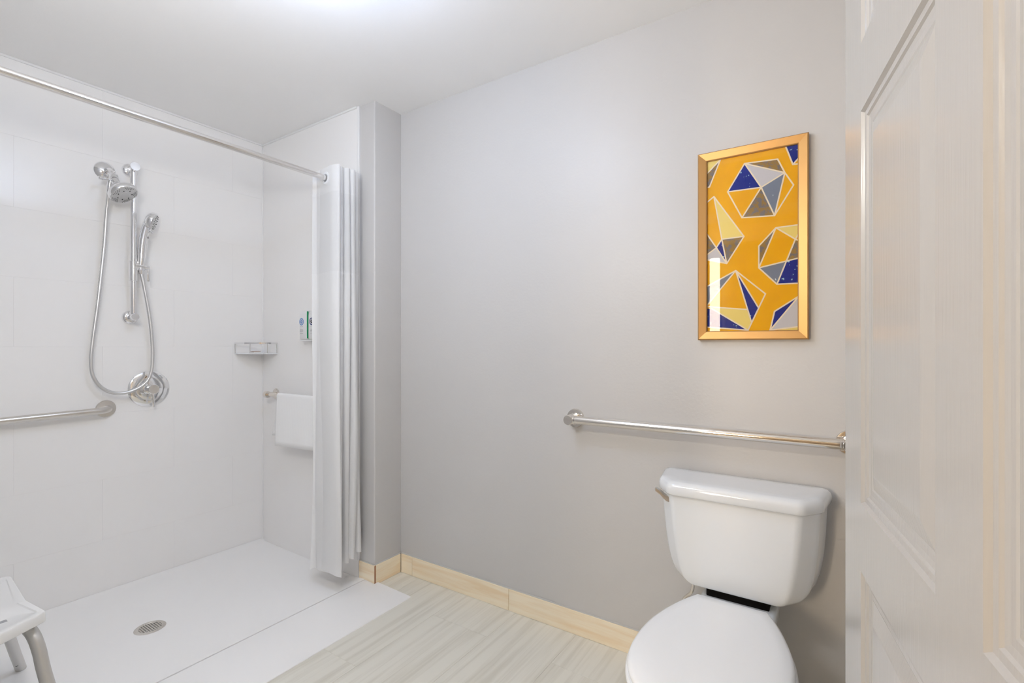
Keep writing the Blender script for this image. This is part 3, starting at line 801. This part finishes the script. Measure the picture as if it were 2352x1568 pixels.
top = [Vector((cx, cy, ZB+0.002))] + arc(ZB+0.002); bot = [Vector((cx, cy, ZB-0.003))] + arc(ZB-0.003)
loft(bm, [bot, top]); obj('base', bm, M['plastic'], cs, smooth=30)
so = thing('soap_bar', 'small wrapped soap with a brown edge lying on the corner shelf', 'soap', (-2.875, 1.585, ZB+0.002))
bm = NB(); box(bm, -2.895, -2.860, 1.565, 1.605, ZB+0.0021, ZB+0.012, 0.003, 2); obj('wrapper', bm, M['soap'], so)
bm = NB(); box(bm, -2.896, -2.859, 1.564, 1.606, ZB+0.0125, ZB+0.0145, 0.0008, 1); obj('band', bm, M['soapband'], so, smooth=0)

# ================================================================== TOWEL RAIL with towel
tr = thing('towel_rail', 'nickel towel rail on the shower end wall behind the curtain', 'towel rail', (-2.5, YS, 0.917))
TY, TZ = 1.606, 0.917
for x in (-2.795, -2.235):
    bm = NB(); lathe(bm, (x, YS-0.0085, TZ), (0, -1, 0), [(0.032, 0.0), (0.032, 0.004), (0.028, 0.008), (0.012, 0.010), (0.011, 0.055)], 36); obj('flange', bm, M['nickel'], tr)
    s = -1 if x < -2.5 else 1
    bm = NB(); lathe(bm, (x, TY, TZ), (s, 0, 0), [(0.0, -0.016), (0.0185, -0.016), (0.0195, -0.012), (0.0195, 0.012), (0.0175, 0.016), (0, 0.016)], 32); obj('knob', bm, M['nickel'], tr)
bm = NB(); cyl(bm, (-2.785, TY, TZ), (-2.245, TY, TZ), 0.0095, 24); obj('bar', bm, M['nickel'], tr)
bm = NB()
def towel_path(u):
    pts = [(0.030 + 0.010*u, 0.675+0.006*u), (0.024, 0.78), (0.0145, 0.88), (0.012, TZ), (0.006, TZ+0.012), (-0.002, TZ+0.0145), (-0.010, TZ+0.011), (-0.014, TZ), (-0.018, 0.86), (-0.024, 0.75), (-0.028, 0.637+0.012*u)]
    return pts
nx_, rings = 64, []
for i in range(nx_+1):
    u = i/nx_
    row = []
    for k, (dy, z) in enumerate(towel_path(u)):
        fl = abs(k-5)/5
        x = -2.668 + u*0.37 - (0.120*fl*fl*(1-u) if k < 5 else 0.012*fl*fl*(1-u)*-1)
        row.append(Vector((x, TY+dy+0.0025*math.sin(u*9+k*0.4)*fl + 0.0007*math.sin(u*150)*(1 if 6 < k < 10 else 0), z)))
    rings.append(spline(row, 4))
V = [[bm.verts.new(p) for p in r] for r in rings]
for a, b in zip(V, V[1:]):
    for k in range(len(a)-1): bm.faces.new((a[k], a[k+1], b[k+1], b[k]))
tw = obj('hand_towel', bm, M['terry'], origin=(-2.52, TY, 0.64), smooth=60)
md = tw.modifiers.new('thickness', 'SOLIDIFY'); md.thickness = 0.004; md.offset = 0.0
tag(tw, 'white folded terry towel hanging over the towel rail beside the curtain', 'towel')

# ================================================================== SOAP DISPENSERS
ds = thing('dispenser_bracket', 'white wall bracket with a green divider holding two pump bottles beside the curtain', 'bracket', (-2.40, YS, 1.24))
bm = NB(); box(bm, -2.482, -2.315, YS-0.0145, YS-0.0085, 1.236, 1.400, 0.002, 2); obj('back_plate', bm, M['plastic'], ds)
bm = NB(); box(bm, -2.480, -2.317, YS-0.062, YS-0.0150, 1.232, 1.2385, 0.002, 2); obj('ledge', bm, M['plastic'], ds)
bm = NB(); box(bm, -2.4008, -2.3982, YS-0.0705, YS-0.060, 1.245, 1.392, 0.0008, 1); box(bm, -2.4008, -2.3982, YS-0.060, YS-0.015, 1.2386, 1.255); obj('divider', bm, M['green'], ds, smooth=0)
def text_mesh(s, size):
    cu = bpy.data.curves.new('t', 'FONT'); cu.body = s; cu.size = size; cu.align_x = 'CENTER'; cu.align_y = 'CENTER'; cu.extrude = 0.0001
    to = bpy.data.objects.new('t', cu); C.objects.link(to)
    dg = bpy.context.evaluated_depsgraph_get()
    me = bpy.data.meshes.new_from_object(to.evaluated_get(dg))
    bm = bmesh.new(); bm.from_mesh(me)
    bpy.data.objects.remove(to); bpy.data.curves.remove(cu); bpy.data.meshes.remove(me)
    return bm
def bottle(cx, label, lx, inner, outer):
    yb, yf = YS-0.0155, YS-0.068
    b = thing('soap_bottle', label, 'bottle', (cx, (yb+yf)/2, 1.239), 'pump bottles on the shower wall bracket')
    bm = NB()
    w_ = 0.0362
    pl = lambda i, z: [Vector((p.x, p.y, z)) for p in fillet([(cx-w_+i, yf+i), (cx+w_-i, yf+i), (cx+w_-i, yb-i), (cx-w_+i, yb-i)], 0.013, 5)]
    loft(bm, [pl(0.004, 1.2392), pl(0.0, 1.243), pl(0.0, 1.372), pl(0.002, 1.385), pl(0.008, 1.394), pl(0.016, 1.3985), pl(0.022, 1.400)])
    obj('body', bm, M['bottle'], b, smooth=50)
    o = Vector((lx, yf-0.0003, 1.336))
    for (ro, ri, mm, nm, e) in ((0.0200, 0.0148, outer, 'logo_ring', 0.0), (0.0148, 0.0098, M['lightgrey'], 'logo_band', 0.0001), (0.0096, 0.0, inner, 'logo_disc', 0.0002)):
        bm = NB(); lathe(bm, o+Vector((0, -e, 0)), (0, -1, 0), [(ro, 0), (ro, 0.0002), (ri, 0.0002)], 36, False, False)
        obj(nm, bm, mm, b, smooth=0)
    bm = text_mesh('R', 0.0135)
    bmesh.ops.transform(bm, matrix=Matrix.Translation(o + Vector((0, -0.0006, 0))) @ Matrix.Rotation(math.pi/2, 4, 'X'), verts=bm.verts[:])
    obj('logo_letter', bm, M['lightgrey'], b, smooth=0)
    bm = NB()
    for k in range(4):
        box(bm, lx-0.0125+k*0.008, lx-0.0125+k*0.008+0.0015, yf-0.0004, yf, 1.3085, 1.3125)
    for z, wd in ((1.2935, 0.013), (1.2875, 0.015), (1.2825, 0.015), (1.2720, 0.014)):
        box(bm, lx-wd, lx+wd, yf-0.0004, yf, z-0.0007, z+0.0007)
    obj('label_print', bm, M['greyink'], b, smooth=0)
bottle(-2.4395, 'white soap bottle with pale blue ring, left of the green divider', -2.462+0.0105, M['ringmid'], M['ringmid'])
bottle(-2.3600, 'white soap bottle with dark navy ring, half hidden by the curtain', -2.3605, M['ink'], M['ringblue'])

# ================================================================== CURTAIN ROD AND CURTAIN
RXc, RZc = -2.08, 2.025
rd = thing('curtain_rod', 'straight brushed chrome shower curtain rod spanning the shower opening', 'curtain rod', (RXc, 0.9, RZc))
bm = NB(); cyl(bm, (RXc, YF+0.002, RZc), (RXc, YS-0.010, RZc), 0.0132, 36); obj('tube', bm, M['rod'], rd)
for y, d in ((YF+0.0005, 1), (YS-0.0085, -1)):
    bm = NB(); lathe(bm, (RXc, y, RZc), (0, d, 0), [(0.022, 0), (0.022, 0.004), (0.019, 0.008), (0.0155, 0.012), (0.0155, 0.03)], 32); obj('end_flange', bm, M['rod'], rd)

cu = thing('shower_curtain', 'white pleated shower curtain with sheer upper band bunched at the end of the rod', 'curtain', (RXc, 1.55, 0.1))
NP = 5                       # pleats: left-right-left ...
def cpt(s, z):
    """s in 0..1 along the gathered cloth"""
    ph = s*2*math.pi*NP
    low = max(0.0, min(1.0, (2.02-z)/1.9))
    k = s*NP
    A = 0.088 + 0.010*math.sin(k*2.3+0.7) + (0.008*low)
    tri = math.cos(ph)
    sh_ = (abs(tri)**0.9)*(1 if tri > 0 else -1)
    x = -2.082 - A*sh_
    y = 1.486 + 0.150*s + 0.0118*math.sin(ph*2) + 0.0016*math.sin(s*97) + 0.0010*math.sin(s*213+z*1.5)
    # lower cloth relaxes: softer waves, spreads a little
    x += low*(0.014*math.sin(k*1.7+z*2.2) + 0.012*(1-s)*min(1.0, 2.5*(1-low)) - 0.004*low)
    y += low*(0.006*math.sin(k*3.1+z*3.0) - 0.010*(1-s))
    return Vector((x, y, z))
def cloth_part(name, z0f, z1f, mm, nz, off=0.0, holes=False):
    bm = NB(); ns = 320
    V = []
    for j in range(nz+1):
        row = []
        for i in range(ns+1):
            s = i/ns
            za, zb = z0f(s), z1f(s)
            row.append(bm.verts.new(cpt(s, za + (zb-za)*j/nz)))
        V.append(row)
    for j in range(nz):
        for i in range(ns):
            q = (V[j][i], V[j][i+1], V[j+1][i+1], V[j+1][i])
            if holes:
                c = (q[0].co+q[2].co)/2
                if (c.x-RXc)**2 + (c.z-RZc)**2 < 0.0205**2: continue
            bm.faces.new(q)
    o = obj(name, bm, mm, cu, smooth=60)
    return o
ZTOP, ZH, ZS = 2.076, 1.952, 1.558
zb = lambda s: 0.088 + 0.085*s + 0.012*math.sin(s*31)
cloth_part('header_band', lambda s: ZH, lambda s: ZTOP, M['cloth'], 26, holes=True)
cloth_part('sheer_band', lambda s: ZS, lambda s: ZH, M['sheer'], 10)
cloth_part('lower_panel', zb, lambda s: ZS, M['cloth'], 40)
for nm, zc, hh in (('header_seam', ZH, 0.004), ('lower_seam', ZS, 0.004)):
    bm = NB(); ns = 200
    for sd in (-1, 1):
        V = []
        for zz in (zc-hh, zc+hh):
            row = []
            for i in range(ns+1):
                s = i/ns
                p = cpt(s, zz); q = cpt(min(1, s+0.002), zz) - cpt(max(0, s-0.002), zz)
                nrm = Vector((q.y, -q.x, 0)).normalized()
                row.append(bm.verts.new(p + nrm*0.0012*sd))
            V.append(row)
        for i in range(ns): bm.faces.new((V[0][i], V[0][i+1], V[1][i+1], V[1][i]))
    obj(nm, bm, M['cloth'], cu, smooth=60)
# grommets where the cloth crosses the rod
prev = None
for i in range(1, 2001):
    s0, s1 = (i-1)/2000, i/2000
    a, b_ = cpt(s0, RZc), cpt(s1, RZc)
    if (a.x-RXc)*(b_.x-RXc) <= 0:
        d = b_-a; nrm = Vector((d.y, -d.x, 0)).normalized()
        if nrm.y > 0: nrm = -nrm
        p = Vector((RXc, (a.y+b_.y)/2, RZc))
        bm = NB(); lathe(bm, p, nrm, [(0.0185, -0.002), (0.0185, 0.002), (0.0205, 0.0035), (0.029, 0.0030), (0.0305, 0.001), (0.0305, -0.001), (0.029, -0.003), (0.0205, -0.0035), (0.0185, -0.002)], 32, False, False)
        obj('grommet', bm, M['plastic'], cu)

# ================================================================== SHOWER BENCH
be = thing('shower_bench', 'white shower bench with bent grey tube legs in the shower', 'bench', (-2.1, 0.28, 0))
ZS1 = 0.452
sp = fillet([(-1.795, 0.115), (-1.800, 0.30), (-1.865, 0.428), (-1.995, 0.414), (-2.255, 0.430), (-2.285, 0.115)], [0.05, 0.25, 0.012, 0.12, 0.02, 0.05], 6)
cxs, cys = -2.04, 0.27
def sring(i, z):
    out = []
    for p in sp:
        v = Vector((p.x-cxs, p.y-cys)); L = v.length; v = v*((L-i)/L)
        out.append(Vector((cxs+v.x, cys+v.y, z)))
    return out
bm = NB()
loft(bm, [sring(0.004, ZS1-0.030), sring(0.0, ZS1-0.027), sring(0.0, ZS1-0.004), sring(0.003, ZS1), sring(0.022, ZS1), sring(0.026, ZS1-0.003), sring(0.1, ZS1-0.004)])
obj('seat', bm, M['seat_white'], be, smooth=40)
for x in (-1.90, -2.02, -2.14):
    bm = NB(); box(bm, x-0.008, x+0.008, 0.17, 0.355, ZS1-0.0042, ZS1-0.0034); obj('slot', bm, M['greyink'], be, smooth=0)
TR = 0.0155
def leg(pts): 
    b_ = NB(); tube(b_, spline(pts, 8), TR, 24); return b_
zt = ZS1-0.030-TR
obj('leg', leg([(-2.08, 0.395, zt), (-1.96, 0.395, zt), (-1.915, 0.398, zt-0.002), (-1.882, 0.405, zt-0.020), (-1.867, 0.413, zt-0.06), (-1.855, 0.422, 0.28), (-1.825, 0.449, 0.13), (-1.80, 0.472, 0.004)]), M['alu'], be)
obj('leg', leg([(-2.08, 0.395, zt), (-2.20, 0.395, zt), (-2.262, 0.398, zt-0.002), (-2.297, 0.406, zt-0.020), (-2.315, 0.414, zt-0.06), (-2.37, 0.436, 0.26), (-2.455, 0.476, 0.115), (-2.523, 0.508, 0.006)]), M['alu'], be)
obj('leg', leg([(-2.08, 0.16, zt), (-1.96, 0.16, zt), (-1.905, 0.158, zt-0.002), (-1.872, 0.152, zt-0.020), (-1.857, 0.148, zt-0.06), (-1.845, 0.144, 0.28), (-1.815, 0.135, 0.13), (-1.79, 0.125, 0.004)]), M['alu'], be)
obj('leg', leg([(-2.08, 0.16, zt), (-2.20, 0.16, zt), (-2.262, 0.158, zt-0.002), (-2.297, 0.152, zt-0.020), (-2.315, 0.148, zt-0.06), (-2.37, 0.144, 0.26), (-2.455, 0.135, 0.115), (-2.523, 0.125, 0.006)]), M['alu'], be)
bm = NB(); d = Vector((0.85, -0.45, 0.1)).normalized(); lathe(bm, Vector((-2.5015, 0.4980, 0.040)) + d*TR*1.0, d, [(0.0055, 0), (0.0055, 0.0016), (0.0, 0.0016)], 16); obj('pin_hole', bm, M['hole'], be)
